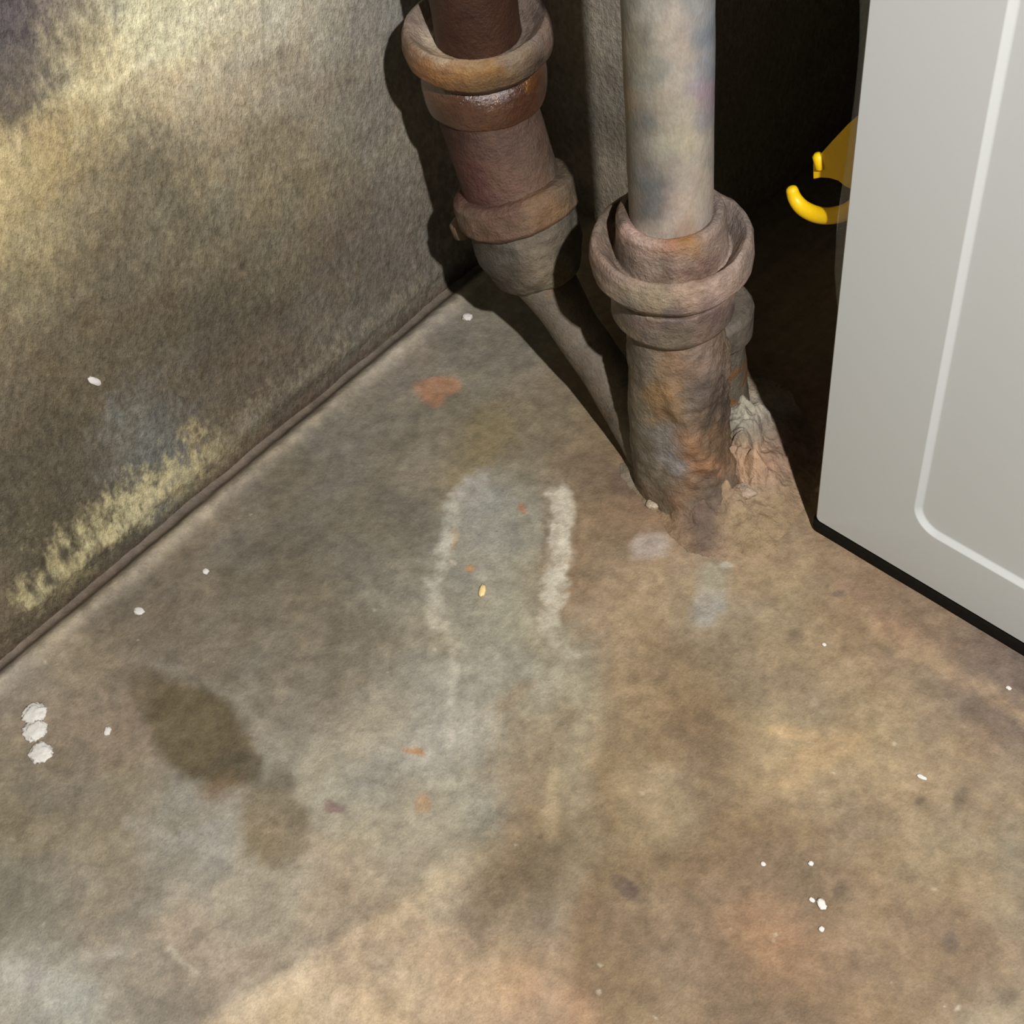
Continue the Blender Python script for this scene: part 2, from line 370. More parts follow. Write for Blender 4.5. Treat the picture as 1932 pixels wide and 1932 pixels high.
    c = B(1290, 985, 70, 24, 10, (142, 110, 82), .5, .6); c = B(1275, 935, 60, 26, 25, (128, 98, 68), .6, .6); c = B(1240, 905, 30, 18, 40, (98, 82, 64), .6, .6)
    c = S([(1640, 1165), (1760, 1235), (1830, 1290), (1932, 1345)], 17, (170, 146, 114), .6, .8)
    c = S([(1600, 1110), (1690, 1180), (1780, 1215)], 20, (128, 104, 86), .45, .8)
    c = B(1580, 1120, 10, 8, 0, (96, 84, 76), .7, .5); c = B(1500, 1205, 16, 16, 30, (104, 90, 74), .55, .7)
    c = B(1520, 1440, 90, 26, -25, (176, 150, 112), .5, .9); c = B(1490, 1385, 40, 12, 10, (186, 156, 114), .6, .7)
    c = B(1340, 1400, 50, 90, 0, (118, 99, 76), .45, .8); c = B(1810, 1515, 12, 24, 30, (98, 86, 72), .6, .6)
    c = B(1735, 1512, 8, 8, 0, (96, 84, 70), .6, .6); c = B(1795, 1770, 13, 19, 0, (92, 82, 76), .6, .6)
    c = B(1580, 1680, 14, 16, 30, (98, 84, 70), .5, .7); c = B(1185, 1675, 34, 13, 40, (88, 76, 70), .7, .5)
    c = B(1370, 1785, 14, 12, 0, (100, 86, 68), .5, .7); c = B(1900, 1875, 16, 14, 0, (104, 92, 78), .5, .7)
    c = B(1830, 1830, 20, 60, 20, (112, 94, 74), .4, .9); c = B(1905, 1600, 26, 60, 0, (140, 134, 118), .4, .9)
    c = B(1450, 1760, 150, 60, 30, (152, 120, 92), .3, .9); c = B(1000, 1870, 70, 70, 0, (174, 140, 106), .4, .9)
    side = np.clip((sx - (1135 - (sy - 1250) * .12)) / 26, -1, 1)          # grey paint ends, bare concrete begins
    band = np.exp(-((sx - 1120) / 130) ** 2) * np.clip((sy - 1150) / 150, 0, 1)
    c = c * (1 - .10 * (side * band)[:, None] * np.array([.5, 1, 1.5]))
    e2 = np.clip(((sy - 1932) + (sx - 380) * .62) / 16, -1, 1); b2 = np.exp(-(((sy - 1932) + (sx - 380) * .62) / 120) ** 2) * np.clip((900 - sx) / 100, 0, 1)
    c = c * (1 + .12 * (e2 * b2)[:, None] * np.array([1.1, 1, .8]))
    # paler lip along the wall joint; dirt and groove shade coloured into it
    d = P[:, 0] - wall_x(P[:, 1])
    lip = np.exp(-((d - .0165 + .0015 * w1) / .0050) ** 2) * (.60 + .35 * w3)
    c = c * (1 - np.clip(lip, 0, 1)[:, None]) + lin((158, 148, 126)) * np.clip(lip, 0, 1)[:, None]
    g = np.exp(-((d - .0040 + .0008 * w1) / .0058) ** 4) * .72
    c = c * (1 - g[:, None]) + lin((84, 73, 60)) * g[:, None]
    # fine random mottling
    n5 = fbm(P, 130, 5, 41, .8); c = c * (1 + .22 * np.sign(n5) * np.abs(n5) ** .7)[:, None]
    c = c * (1 + .30 * fbm(P, 100, 5, 40, .75) + .16 * fbm(P, 32, 3, 44))[:, None]
    c = c * (1 + np.clip((1150 - px) / 350, 0, 1)[:, None] * np.array([.20, .20, .28]))  # left side lifted to offset lamp falloff, with a cooler grey
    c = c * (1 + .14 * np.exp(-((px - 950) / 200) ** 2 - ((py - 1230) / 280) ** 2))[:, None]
    c = c * (1 - .12 * np.clip((px + py - 2300) / 700, 0, 1)[:, None] * np.array([1, .95, .8]))  # lower right darkened to offset the stronger lamp light there
    t = fbm(P, 38, 4, 47)[:, None]; c = c * (1 + t * np.array([.03, .0, -.08]))
    t = fbm(P, 60, 4, 50)[:, None] * np.array([.04, .0, -.04]); c = c * (1 + t)
    rng = np.random.RandomState(5)
    for k in range(150):
        x, y = rng.uniform(0, 1932), rng.uniform(900, 1932); s = rng.uniform(1.5, 4.5)
        col = (205, 196, 176) if rng.rand() < .55 else (84, 72, 58)
        c = blob(c, sx, sy, x, y, s, s * rng.uniform(.5, 1.2), rng.uniform(0, 90), col, .45, .7) if k < 70 else c
    return np.clip(c * KF, 0.004, .9)
def wall_colour(P):
    px, py = proj(P)
    w1 = fbm(P, 35, 4, 13); w2 = fbm(P, 35, 4, 19)
    # grain runs down the wall
    D = P * np.array([1, 1, .45]); w3 = fbm(D, 260, 4, 61, .7); w4 = fbm(D, 260, 4, 67, .7)
    qx = px + 40 * w1 + 70 * w3; qy = py + 40 * w2 + 70 * w4
    c = interp(qx, qy, WALL_C, 45)
    c = streak(c, qx, qy, [(80, 1110), (200, 985), (290, 915), (390, 850)], 34, (176, 166, 126), .8, .7, np.clip(.75 + 1.2 * w3, 0, 1))
    c = streak(c, qx, qy, [(200, 1000), (300, 915)], 22, (190, 180, 140), .6, .7)
    c = streak(c, qx, qy, [(400, 850), (600, 690), (800, 545)], 12, (134, 128, 108), .5, .9)
    c = streak(c, px + 8 * w3, py + 8 * w4, [(200, 170), (330, 75), (480, 0)], 7, (216, 208, 168), .45, .9)
    c = blob(c, qx, qy, 255, 330, 40, 60, 30, (98, 94, 80), .5, .8)
    z = P[:, 2]
    g = np.exp(-((z + .001) / .0045) ** 2) * .8  # dirt and groove shade coloured along the foot of the wall
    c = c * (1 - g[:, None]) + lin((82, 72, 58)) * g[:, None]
    w5 = fbm(P * np.array([1, 1, .6]), 330, 4, 88, .8); c = c * (1 + .22 * w3 + .34 * w5 + .18 * fbm(P, 60, 4, 70))[:, None]
    c = c * (1 + np.clip((px - 350) / 350, 0, 1)[:, None] * np.array([.10, .06, .10]))
    c = c * (1 + np.clip((330 - py) / 300, 0, 1)[:, None] * np.array([.04, .06, .20]))
    c = c * (1 + fbm(P, 70, 4, 80)[:, None] * np.array([.06, .0, -.07]))
    return np.clip(c * KW, .004, .92)

# ---------------------------------------------------------------- the setting
def axis_grid(lo, a, b, hi, fine, coarse):
    g = [np.arange(a, b, fine)]
    if lo < a: g.insert(0, a - np.arange(int((a - lo) / coarse), 0, -1) * coarse)
    if hi > b: g.append(np.arange(b, hi + coarse, coarse))
    return np.concatenate(g)
gx = axis_grid(-.56, -.56, -.02, .55, .0008, .03); gy = axis_grid(-.5, -.04, .50, .86, .0008, .03)
XX, YY = np.meshgrid(gx, gy, indexing='ij'); P = np.stack([XX.ravel(), YY.ravel(), np.zeros(XX.size)], 1)
d = P[:, 0] - wall_x(P[:, 1])
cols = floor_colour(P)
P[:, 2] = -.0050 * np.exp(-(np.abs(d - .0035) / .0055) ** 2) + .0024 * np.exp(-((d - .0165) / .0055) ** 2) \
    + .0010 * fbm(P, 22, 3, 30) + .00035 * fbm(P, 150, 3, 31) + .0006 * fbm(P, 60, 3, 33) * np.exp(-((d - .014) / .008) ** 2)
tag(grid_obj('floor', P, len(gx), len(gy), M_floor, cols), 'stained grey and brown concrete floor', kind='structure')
gz = axis_grid(-.012, -.012, .33, 1.5, .0008, .05); gy = axis_grid(-.5, .06, .50, .86, .0008, .03)
YY, ZZ = np.meshgrid(gy, gz, indexing='ij'); P = np.stack([wall_x(YY.ravel()), YY.ravel(), ZZ.ravel()], 1)
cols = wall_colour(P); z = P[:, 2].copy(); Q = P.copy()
P[:, 0] += .0016 * np.exp(-((z - .013) / .006) ** 2) * (1 + .5 * fbm(Q, 80, 3, 91)) + .0008 * np.exp(-((z + .001) / .004) ** 2) \
    + .0022 * fbm(Q, 14, 3, 92) + .0007 * fbm(Q, 110, 4, 93, .6)
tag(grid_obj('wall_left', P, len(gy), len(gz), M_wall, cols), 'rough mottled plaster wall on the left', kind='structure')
gx = np.linspace(-.60, .60, 60); gz = np.linspace(-.01, 1.5, 60)
XX, ZZ = np.meshgrid(gx, gz, indexing='ij'); P = np.stack([XX.ravel(), np.full(XX.size, .80), ZZ.ravel()], 1)
P[:, 1] += .004 * fbm(P, 8, 3, 5)
tag(grid_obj('wall_back', P, len(gx), len(gz), M_dark), 'back wall behind the pipes, coloured near-black for shade', kind='structure')

YP = .522       # plastered pier in the corner, in front of the back wall
def pier_grid():
    xe = at_y(1300, 100, YP)[0]; us = np.concatenate([np.linspace(-.60, xe - .003, 90), [xe - .001]])
    zs = np.linspace(-.01, 1.5, 300); A = []
    prof = [(x, YP) for x in us] + [(xe, YP + .002)] + [(xe, y) for y in np.linspace(YP + .01, .81, 30)]
    P = np.array([(x, y, z) for x, y in prof for z in zs])
    col = interp(*proj(P), [(1130, 60, 128, 126, 112), (1130, 160, 116, 114, 102), (1140, 220, 112, 112, 100), (1150, 260, 88, 86, 74), (1140, 300, 132, 128, 112), (1150, 350, 120, 116, 100)], 30) * np.array([1.55, 1.42, 1.45])
    col = col * (1 + .2 * fbm(P, 60, 4, 3))[:, None]; P[:, 1] += .0015 * fbm(P, 40, 4, 7)
    return P, len(prof), len(zs), col
P, a, b2, col = pier_grid()
tag(grid_obj('wall_corner', P, a, b2, M_wall, col), 'dusty plastered pier in the corner behind the pipes', kind='structure')

PIPE2 = ([(1180, 20, 118, 116, 106), (1220, 20, 160, 158, 148), (1270, 30, 168, 158, 146), (1310, 20, 146, 146, 144), (1335, 60, 128, 132, 136), (1185, 80, 140, 128, 114),
 (1205, 70, 122, 124, 114), (1250, 80, 160, 154, 142), (1290, 90, 172, 162, 150), (1330, 130, 136, 138, 142), (1190, 140, 126, 120, 106), (1230, 130, 142, 142, 130), (1280, 150, 164, 156, 144),
 (1325, 175, 152, 136, 144), (1190, 200, 140, 128, 108), (1215, 225, 118, 118, 116), (1245, 190, 156, 148, 132), (1290, 210, 164, 158, 142), (1330, 225, 144, 140, 140), (1195, 270, 116, 110, 100),
 (1225, 270, 150, 146, 132), (1260, 260, 160, 154, 136), (1300, 270, 178, 170, 146), (1335, 280, 158, 152, 142), (1200, 330, 122, 118, 110), (1225, 340, 104, 106, 108), (1255, 320, 150, 142, 130),
 (1300, 340, 170, 158, 144), (1190, 390, 130, 120, 110), (1225, 385, 102, 104, 106), (1270, 390, 170, 156, 144), (1320, 390, 176, 164, 150), (1240, 440, 168, 158, 144), (1300, 450, 160, 140, 122), (1335, 420, 166, 152, 140)], 18, .84, .14)
FOOT2 = ([(1160, 690, 96, 86, 70), (1165, 740, 110, 102, 86), (1200, 700, 92, 84, 72), (1230, 700, 122, 112, 98), (1260, 700, 130, 110, 88), (1285, 700, 138, 110, 84), (1310, 690, 126, 108, 94),
 (1200, 760, 118, 110, 92), (1180, 800, 112, 106, 92), (1240, 740, 134, 106, 72), (1262, 755, 146, 114, 78), (1250, 780, 126, 106, 80), (1290, 760, 118, 106, 92), (1210, 830, 112, 106, 92), (1260, 830, 124, 118, 110),
 (1275, 870, 138, 134, 130), (1300, 800, 120, 100, 82), (1305, 840, 150, 114, 84), (1318, 880, 148, 112, 84), (1240, 890, 112, 104, 88), (1290, 920, 122, 98, 76), (1230, 930, 110, 96, 76), (1330, 920, 104, 90, 76),
 (1320, 740, 96, 84, 74), (1340, 780, 90, 78, 66), (1345, 830, 110, 90, 70), (1190, 880, 104, 96, 80)], 16, .98, .26)  # dark right-hand tones include the shaded crevice
BELL2 = ([(1125, 430, 130, 116, 102), (1120, 480, 146, 126, 112), (1140, 520, 140, 120, 108), (1160, 470, 112, 98, 84), (1165, 400, 92, 80, 66), (1180, 440, 186, 156, 144), (1210, 475, 180, 154, 140), (1190, 490, 126, 112, 98),
 (1240, 460, 166, 140, 124), (1270, 462, 150, 104, 80), (1300, 465, 152, 112, 66), (1290, 485, 170, 150, 132), (1340, 460, 156, 134, 118), (1230, 500, 142, 128, 114), (1280, 505, 136, 118, 108), (1330, 490, 130, 104, 92),
 (1200, 520, 150, 128, 114), (1250, 525, 112, 84, 70), (1310, 520, 118, 92, 78), (1360, 440, 142, 124, 112), (1395, 430, 140, 126, 116), (1400, 480, 154, 136, 122), (1370, 470, 176, 156, 142), (1380, 530, 162, 142, 128),
 (1160, 550, 158, 142, 122), (1200, 555, 162, 150, 124), (1250, 550, 168, 154, 128), (1300, 555, 172, 150, 130), (1345, 555, 170, 148, 136), (1170, 585, 116, 106, 100), (1190, 570, 108, 106, 102), (1230, 580, 150, 132, 108),
 (1270, 590, 110, 98, 96), (1310, 585, 148, 124, 112), (1350, 590, 126, 104, 98), (1220, 605, 128, 110, 100), (1130, 570, 116, 100, 84), (1150, 620, 104, 92, 74), (1180, 635, 122, 110, 92), (1230, 640, 116, 106, 92), (1280, 640, 112, 100, 86),
 (1330, 625, 122, 104, 92), (1360, 610, 110, 96, 86), (1250, 665, 122, 110, 92), (1160, 640, 112, 102, 82), (1340, 380, 134, 120, 110)], 15, .82, .18)
RIM1 = ([(765, 30, 150, 134, 120), (790, 70, 176, 158, 140), (815, 85, 206, 190, 168), (840, 100, 190, 172, 146), (765, 80, 110, 86, 68), (780, 110, 130, 96, 70), (810, 120, 160, 116, 78), (840, 140, 150, 106, 64),
 (870, 105, 168, 156, 128), (900, 90, 150, 128, 100), (900, 115, 158, 140, 108), (880, 130, 172, 122, 66), (920, 128, 166, 118, 64), (900, 155, 120, 94, 64), (860, 165, 116, 88, 62), (940, 150, 110, 88, 64),
 (960, 90, 140, 128, 112), (980, 110, 136, 118, 96), (1000, 70, 140, 126, 114), (1030, 40, 130, 112, 100), (1030, 80, 134, 110, 94), (1000, 130, 96, 78, 64), (1035, 110, 70, 60, 52), (1000, 20, 120, 106, 96), (800, 30, 120, 108, 98)], 16, .80, .16)
BODY1 = ([(860, 270, 60, 34, 30), (900, 280, 88, 66, 54), (960, 270, 92, 70, 58), (1020, 270, 96, 76, 64), (880, 330, 84, 52, 46), (940, 330, 100, 76, 64), (1010, 330, 104, 82, 70), (1050, 310, 94, 80, 68),
 (900, 380, 86, 58, 50), (960, 380, 106, 80, 68), (1030, 370, 110, 88, 74), (1080, 340, 100, 90, 74), (880, 430, 128, 108, 90), (910, 450, 98, 74, 60), (960, 440, 104, 80, 64), (1020, 400, 128, 100, 72), (1040, 390, 150, 114, 78),
 (1080, 370, 104, 94, 78), (900, 470, 104, 76, 62), (1010, 430, 110, 90, 74)], 24, .85, .14)
HUB1 = ([(900, 490, 74, 68, 60), (930, 500, 78, 74, 66), (960, 480, 90, 84, 76), (1000, 470, 112, 102, 86), (1050, 440, 108, 98, 82), (1090, 410, 88, 84, 72), (940, 540, 70, 60, 52), (980, 520, 98, 90, 76), (1030, 500, 130, 118, 98),
 (1070, 480, 108, 102, 86), (1000, 550, 104, 94, 78), (1060, 540, 118, 108, 86)], 20, .85, .20)
# ---------------------------------------------------------------- pipe on the right (grey, upright)
C2 = Vector((-.328, .391, 0))
t2 = empty('drain_pipe', C2, 'pale grey upright pipe with wide pinkish collar, set into the floor', 'pipe', None)
up = (0, 0, 1)
lathe('pipe', C2 + Vector((0, 0, .165)), up, [(0, .0186), (.5, .0183)], M_paintpipe, t2, .0004, 40, 1, n=128, step=.002, paint=PIPE2)
rim = [(.172, .0150), (.1785, .0180), (.1805, .0205), (.1800, .0232), (.1775, .0245), (.1700, .0247), (.1650, .0250), (.1575, .0258), (.1572, .0272),
       (.1605, .0292), (.1648, .0318), (.1668, .0338), (.1660, .0358), (.1630, .0370), (.1560, .0373), (.1510, .0368), (.1480, .0350),
       (.1455, .0310), (.1425, .0292), (.1400, .0290), (.1400, .0200)]
o = lathe('bell_collar', C2, up, rim[::-1], M_paintiron, t2, .0010, 80, 4, n=170, step=.0008, paint=BELL2); tag(o, 'pinkish scaled double collar')
lathe('collar_ring', C2, up, [(.1185, .020), (.1195, .0270), (.1225, .0288), (.1400, .0292), (.1425, .0270), (.143, .02)], M_paintiron, t2, .0008, 90, 7, n=150, step=.001, paint=BELL2)
def foot_shape(V):
    # crusted side facing right and front: ridges and a crevice standing off the round pipe
    px, py = proj(V); c = np.array([C2[0], C2[1]]); d = V[:, :2] - c; r = np.hypot(d[:, 0], d[:, 1])[:, None] + 1e-9
    low = np.clip((.115 - V[:, 2]) / .03, 0, 1)
    ridge = .0045 * np.exp(-(((px - 1306) * .9 - (py - 830) * .42) / 17) ** 2) * np.exp(-((py - 835) / 75) ** 2)
    crust = .0040 * np.clip((px - 1250) / 60, 0, 1) * (1 + fbm(V, 110, 4, 301, .6))
    skirt = .007 * np.clip((px - 1240) / 60, 0, 1) * np.clip((.030 - V[:, 2]) / .03, 0, 1) ** 2 * (1 + .8 * fbm(V, 70, 3, 305))
    V = V.copy(); V[:, :2] += d / r * (low * (ridge + crust) + skirt)[:, None]; return V
o = tube('pipe_foot', [C2 + Vector(v) for v in ((0, 0, .125), (0, 0, .10), (0, 0, .06), (.002, 0, .02), (.006, -.001, -.01))],
     [.0225, .0228, .0232, .0236, .0250], M_paintiron, t2, .0020, 75, 9, k=26, n=160, paint=FOOT2, shape=foot_shape)
tag(o, 'mud-caked rusty lower end of the pipe')

# ---------------------------------------------------------------- pipe on the left (rust brown, offset bend)
CAMP = Vector((0, 0, HC))
def back(v, k=1.013): return CAMP + (Vector(v) - CAMP) * k
C1 = back((-.457, .406, 0)); C1 = Vector((C1.x, C1.y, C1.z))
C0 = Vector((C1.x, C1.y, 0))
t1 = empty('drain_pipe', C0, 'rust-brown bent pipe with glossy collar nearest the left wall', 'pipe', None)
tag(lathe('pipe', C1 + Vector((0, 0, .208)), up, [(0, .0208), (.5, .0208)], M_rustdark, t1, .0005, 60, 2, step=.004), 'dark brown pipe above the collar')
rim = [(.210, .0190), (.2145, .0212), (.2150, .0235), (.2170, .0270), (.2205, .0305), (.2225, .0330), (.2215, .0352), (.2180, .0366), (.2120, .0368), (.2070, .0358),
       (.2040, .0330), (.2020, .0306), (.2010, .0300), (.2000, .0200)]
tag(lathe('bell_collar', C1, up, rim[::-1], M_paintiron, t1, .0009, 80, 14, n=160, step=.0008, paint=RIM1), 'wide collar with a pale worn rim')
tag(lathe('collar_ring', C1, up, [(.1770, .020), (.1778, .0280), (.1800, .0298), (.1850, .0308), (.1910, .0312), (.1955, .0306), (.1985, .0294), (.2005, .0275), (.2015, .02)], M_rustwet, t1, .0006, 110, 17, n=128, step=.001), 'damp glossy rusted ring')
elb = [back(v) for v in ((-.456, .405, .190), (-.453, .403, .170), (-.4465, .402, .150), (-.4405, .401, .132), (-.436, .400, .118))]
o = tube('pipe_bend', elb, [.0248, .0250, .0252, .0252, .0252], M_paintiron, t1, .0007, 90, 21, k=20, n=110, paint=BODY1)
dr = (Vector((-.424, .3985, .080)) - Vector((-.4405, .401, .132))).normalized()
oc = back((-.4415, .4010, .136))
lathe('bend_collar', oc, dr, [(0, .022), (.0005, .0290), (.003, .0325), (.007, .0330), (.016, .0328), (.0185, .0305), (.0195, .024)], M_paintiron, t1, .0018, 75, 23, n=128, step=.001, paint=BODY1)
o = lathe('bend_socket', oc, dr, [(.017, .022), (.018, .0285), (.024, .0290), (.032, .0288), (.040, .0272), (.048, .0250), (.054, .0228), (.057, .019), (.0575, .012)], M_paintiron, t1, .0022, 85, 26, n=128, step=.001, paint=HUB1)
tag(o, 'grey scaled socket under the bend')
for nm_px, rr_ in (((874, 428), .0068),):
    pl = back(at_y(nm_px[0], nm_px[1], .3835))
    V, Fc = ring_sweep([pl - dr * .006, pl - dr * .0052, pl - dr * .003, pl + dr * .004, pl + dr * .006], [dr] * 5, [rr_ * .3, rr_ * .7, rr_, rr_, rr_ * .5], 24)
    V = roughen(V, .0014, 150, 51); child(mesh_obj('collar_lug', V, Fc, M_paintiron, cols=painted(V, BODY1, 3)), t1)
hb = oc + dr * .052
leg = [hb] + [back(at_y(x, y, Y), 1.010) for x, y, Y in ((1060, 575, .3985), (1088, 622, .397), (1120, 668, .3955), (1160, 728, .3935), (1206, 798, .3905), (1252, 868, .388), (1280, 905, .386))]
o = tube('pipe_leg', leg, [.0175, .0140, .0130, .0130, .0135, .0150, .0170, .019], M_greyiron, t1, .0007, 80, 29)
tag(o, 'grey dusty leg slanting down to the floor')

# ---------------------------------------------------------------- third pipe, behind
C3 = Vector((-.3410, .4340, 0))
t3 = empty('drain_pipe', C3, 'stubby grey bent pipe low behind the right side of the pale grey one, mostly hidden', 'pipe', None)
tube('pipe_bend', [(-.445, .530, .030), (-.418, .500, .040), (-.390, .470, .054), (-.364, .449, .066), (-.348, .439, .072), (-.3412, .4342, .070)],
     [.0205, .0205, .0205, .0205, .0205, .0205], M_third, t3, .0005, 60, 33)
tube('pipe_foot', [C3 + Vector(v) for v in ((-.001, .001, .082), (0, 0, .065), (0, 0, .050), (.002, -.001, .02), (.004, -.002, -.01))],
     [.0200, .0200, .0200, .0215, .025], M_foot, t3, .0012, 80, 36)
lathe('collar_ring', C3 + Vector((0, 0, .064)), up, [(0, .018), (.0005, .0215), (.003, .0235), (.018, .0235), (.021, .0215), (.0215, .018)], M_third, t3, .0009, 90, 38)

# ---------------------------------------------------------------- mortar mound and rubble at the foot of the pipes
MP = []
def on_mound(x, y):
    P = MP[0]; px, py = proj(P); d = np.hypot(px - x, py - y); k = np.where((d < 12) & (P[:, 2] > -.003))[0]
    if len(k) == 0: return at_z(x, y, .001)
    return P[k[np.argmin(P[k, 1])]]
def mound_patch(name, cx, cy, rx, ry, h, ang, colours, label, seed, lumps=(), cat='mortar'):
    c0 = at_z(cx, cy); n = 260; g = np.linspace(-1.15, 1.15, n)
    U, V = np.meshgrid(g, g, indexing='ij'); a = math.radians(ang)
    X = c0[0] + U * rx * math.cos(a) - V * ry * math.sin(a); Y = c0[1] + U * rx * math.sin(a) + V * ry * math.cos(a)
    P = np.stack([X.ravel(), Y.ravel(), np.zeros(X.size)], 1)
    rr = np.hypot(U, V).ravel() + .22 * fbm(P, 40, 4, seed)
    hh = h * np.clip(1 - rr, 0, 1) ** 1.2 * (1 + .8 * fbm(P, 45, 4, seed + 3)) + .0040 * fbm(P, 90, 4, seed + 5, .6) * np.clip(1.2 - rr, 0, 1)
    wx = .0035 * fbm(P, 150, 4, seed + 12); wy = .0035 * fbm(P, 150, 4, seed + 13)
    for lx, ly, la, lb, lh, lr in lumps:
        q = at_z(lx, ly, lh * .9 + .006); t = math.radians(lr); dx = P[:, 0] + wx - q[0]; dy = P[:, 1] + wy - q[1]
        e = ((dx * math.cos(t) + dy * math.sin(t)) / la) ** 2 + ((-dx * math.sin(t) + dy * math.cos(t)) / lb) ** 2
        hh = hh + lh * np.clip(1 - e, 0, 1) ** .6 * (1 + .3 * fbm(P, 200, 3, seed + 14))
    P[:, 2] = np.where(rr > 1.02, -.004, hh + .0002)
    px, py = proj(P); w1 = fbm(P, 120, 4, seed + 7); w2 = fbm(P, 120, 4, seed + 8)
    col = interp(px + 14 * w1, py + 14 * w2, colours, 24)
    col = col * (1 + .25 * fbm(P, 180, 4, seed + 9, .7))[:, None]
    o = grid_obj(name, P, n, n, M_mortar, np.clip(col * KF * 1.1, .004, .9)); MP.append(P)
    return tag(o, label, cat)
LUMPS = [(1392, 800, .017, .012, .016, -30), (1420, 780, .010, .009, .008, 0), (1410, 872, .014, .009, .011, -15), (1440, 900, .010, .007, .006, 20), (1330, 900, .015, .010, .009, 0), (1370, 745, .012, .010, .010, 0),
         (1300, 945, .016, .008, .006, 10), (1370, 930, .012, .008, .005, 0), (1345, 870, .006, .012, .010, -35)]
mound_patch('mortar_mound', 1368, 868, .064, .050, .020, -50,
    [(1200, 880, 120, 110, 94), (1220, 780, 118, 108, 92), (1260, 900, 118, 104, 84), (1300, 760, 140, 108, 78), (1320, 860, 160, 114, 74), (1330, 820, 120, 96, 74), (1350, 800, 84, 72, 62), (1360, 850, 96, 80, 68),  # darkest tones here are the crevice's shade, put into the colour
     (1340, 900, 118, 98, 76), (1350, 770, 104, 96, 84), (1380, 765, 150, 144, 126), (1390, 790, 160, 158, 142), (1420, 770, 168, 162, 146), (1410, 800, 140, 134, 120), (1400, 828, 108, 94, 84), (1440, 820, 118, 104, 92),
     (1395, 850, 190, 164, 130), (1415, 862, 200, 162, 130), (1440, 872, 188, 150, 122), (1400, 880, 180, 146, 116), (1385, 885, 150, 124, 98), (1440, 905, 126, 108, 90),
     (1370, 700, 124, 106, 86), (1400, 720, 120, 102, 82), (1380, 640, 112, 96, 78), (1430, 740, 140, 128, 108), (1330, 930, 100, 84, 74), (1280, 910, 126, 98, 66), (1310, 950, 92, 80, 74), (1270, 960, 130, 108, 84), (1400, 940, 140, 122, 96),
     (1370, 935, 150, 128, 102), (1415, 920, 172, 152, 128), (1470, 850, 120, 104, 90), (1490, 950, 136, 116, 92), (1450, 960, 144, 124, 96)],
    'lumpy brown, grey and peach mortar heaped around the foot of the pale grey pipe', 101, LUMPS)

def rock(name, cx, cy, z, dims, rot, colour, label, cat, seed, mat=None, group=None, sub=3, jag=.35, parent=None):
    bm = bmesh.new(); bmesh.ops.create_icosphere(bm, subdivisions=sub, radius=1)
    V = np.array([tuple(v.co) for v in bm.verts]); r = 1 + jag * fbm(V + seed * 3.7, 1.6 if name == 'mortar_chunk' else 3.5, 4, seed, .75)
    V = np.sign(V) * np.abs(V) ** .85 * r[:, None] * np.array(dims)
    for v, q in zip(bm.verts, V): v.co = q
    me = bpy.data.meshes.new(name); bm.to_mesh(me); bm.free(); me.shade_smooth()
    a = me.color_attributes.new('col', 'FLOAT_COLOR', 'POINT'); c4 = np.ones((len(V), 4), np.float32)
    c4[:, :3] = np.clip(lin(colour) * KF * (1 + .25 * fbm(V * 900, .3, 3, seed))[:, None], 0, 1); a.data.foreach_set('color', c4.ravel())
    me.materials.append(mat or M_mortar)
    o = bpy.data.objects.new(name, me); COL.objects.link(o); p = on_mound(cx, cy) + np.array([0, 0, dims[2] * .3]) if name == 'mortar_chunk' else at_z(cx, cy, z); o.location = p
    o.rotation_euler = tuple(math.radians(a) for a in rot)
    return tag(o, label, cat, group)
rock('mortar_chunk', 1412, 918, .002, (.0055, .0045, .0030), (0, 0, 0), (170, 152, 132), 'small pale chunk just below the peach-coloured lump of the mortar heap', 'mortar', 19, jag=.6)
rock('mortar_chunk', 1237, 941, .002, (.0045, .0030, .0018), (0, 0, 30), (176, 162, 140), 'small flat pale chunk in front of the foot of the pale grey pipe', 'mortar', 23, jag=.6)

# ---------------------------------------------------------------- white cabinet
YF = .4035
pc = at_y(1537, 981, YF); XL, ZB = pc[0], pc[2]
XR, ZT, YB = .33, .78, .74
tc = empty('appliance_cabinet', (XL, YF, 0), 'white sheet-metal appliance cabinet with pressed front panel, on a black base', 'cabinet')
def rrect(x0, x1, z0, z1, r, y, k=12):
    out = []
    for cx, cz, a0 in ((x1 - r, z1 - r, 0), (x0 + r, z1 - r, 90), (x0 + r, z0 + r, 180), (x1 - r, z0 + r, 270)):
        for j in range(k + 1):
            a = math.radians(a0 + 90 * j / k); out.append((cx + r * math.cos(a), y, cz + r * math.sin(a)))
    return out
pa = at_y(1728, 975, YF); pb = at_y(1900, 0, YF); pd = at_y(1932, 1110, YF); pcn = at_y(1800, 1036, YF)
xi = .5 * (at_y(1733, 940, YF)[0] + pb[0]); zi = .5 * (pd[2] + pcn[2]); print('panel', xi, zi, pb, pd, 'corner', XL, ZB)
ri = .0135
loops = [rrect(XL + .001, XR - .001, ZB + .001, ZT, .0025, YF + .018), rrect(XL, XR, ZB, ZT, .003, YF + .0022), rrect(XL + .0002, XR - .0002, ZB + .0002, ZT - .0002, .0028, YF + .0010),
         rrect(XL + .0012, XR - .0012, ZB + .0012, ZT - .0012, .0024, YF), rrect(xi - .0008, XR - .045, zi - .0008, ZT - .05, ri + .001, YF),
         rrect(xi, XR - .046, zi, ZT - .051, ri, YF + .0003), rrect(xi + .0018, XR - .048, zi + .0018, ZT - .053, ri - .002, YF + .0022), rrect(xi + .0030, XR - .049, zi + .0030, ZT - .054, ri - .003, YF + .0026)]
V = [p for l in loops for p in l]; n = len(loops[0]); Fc = []
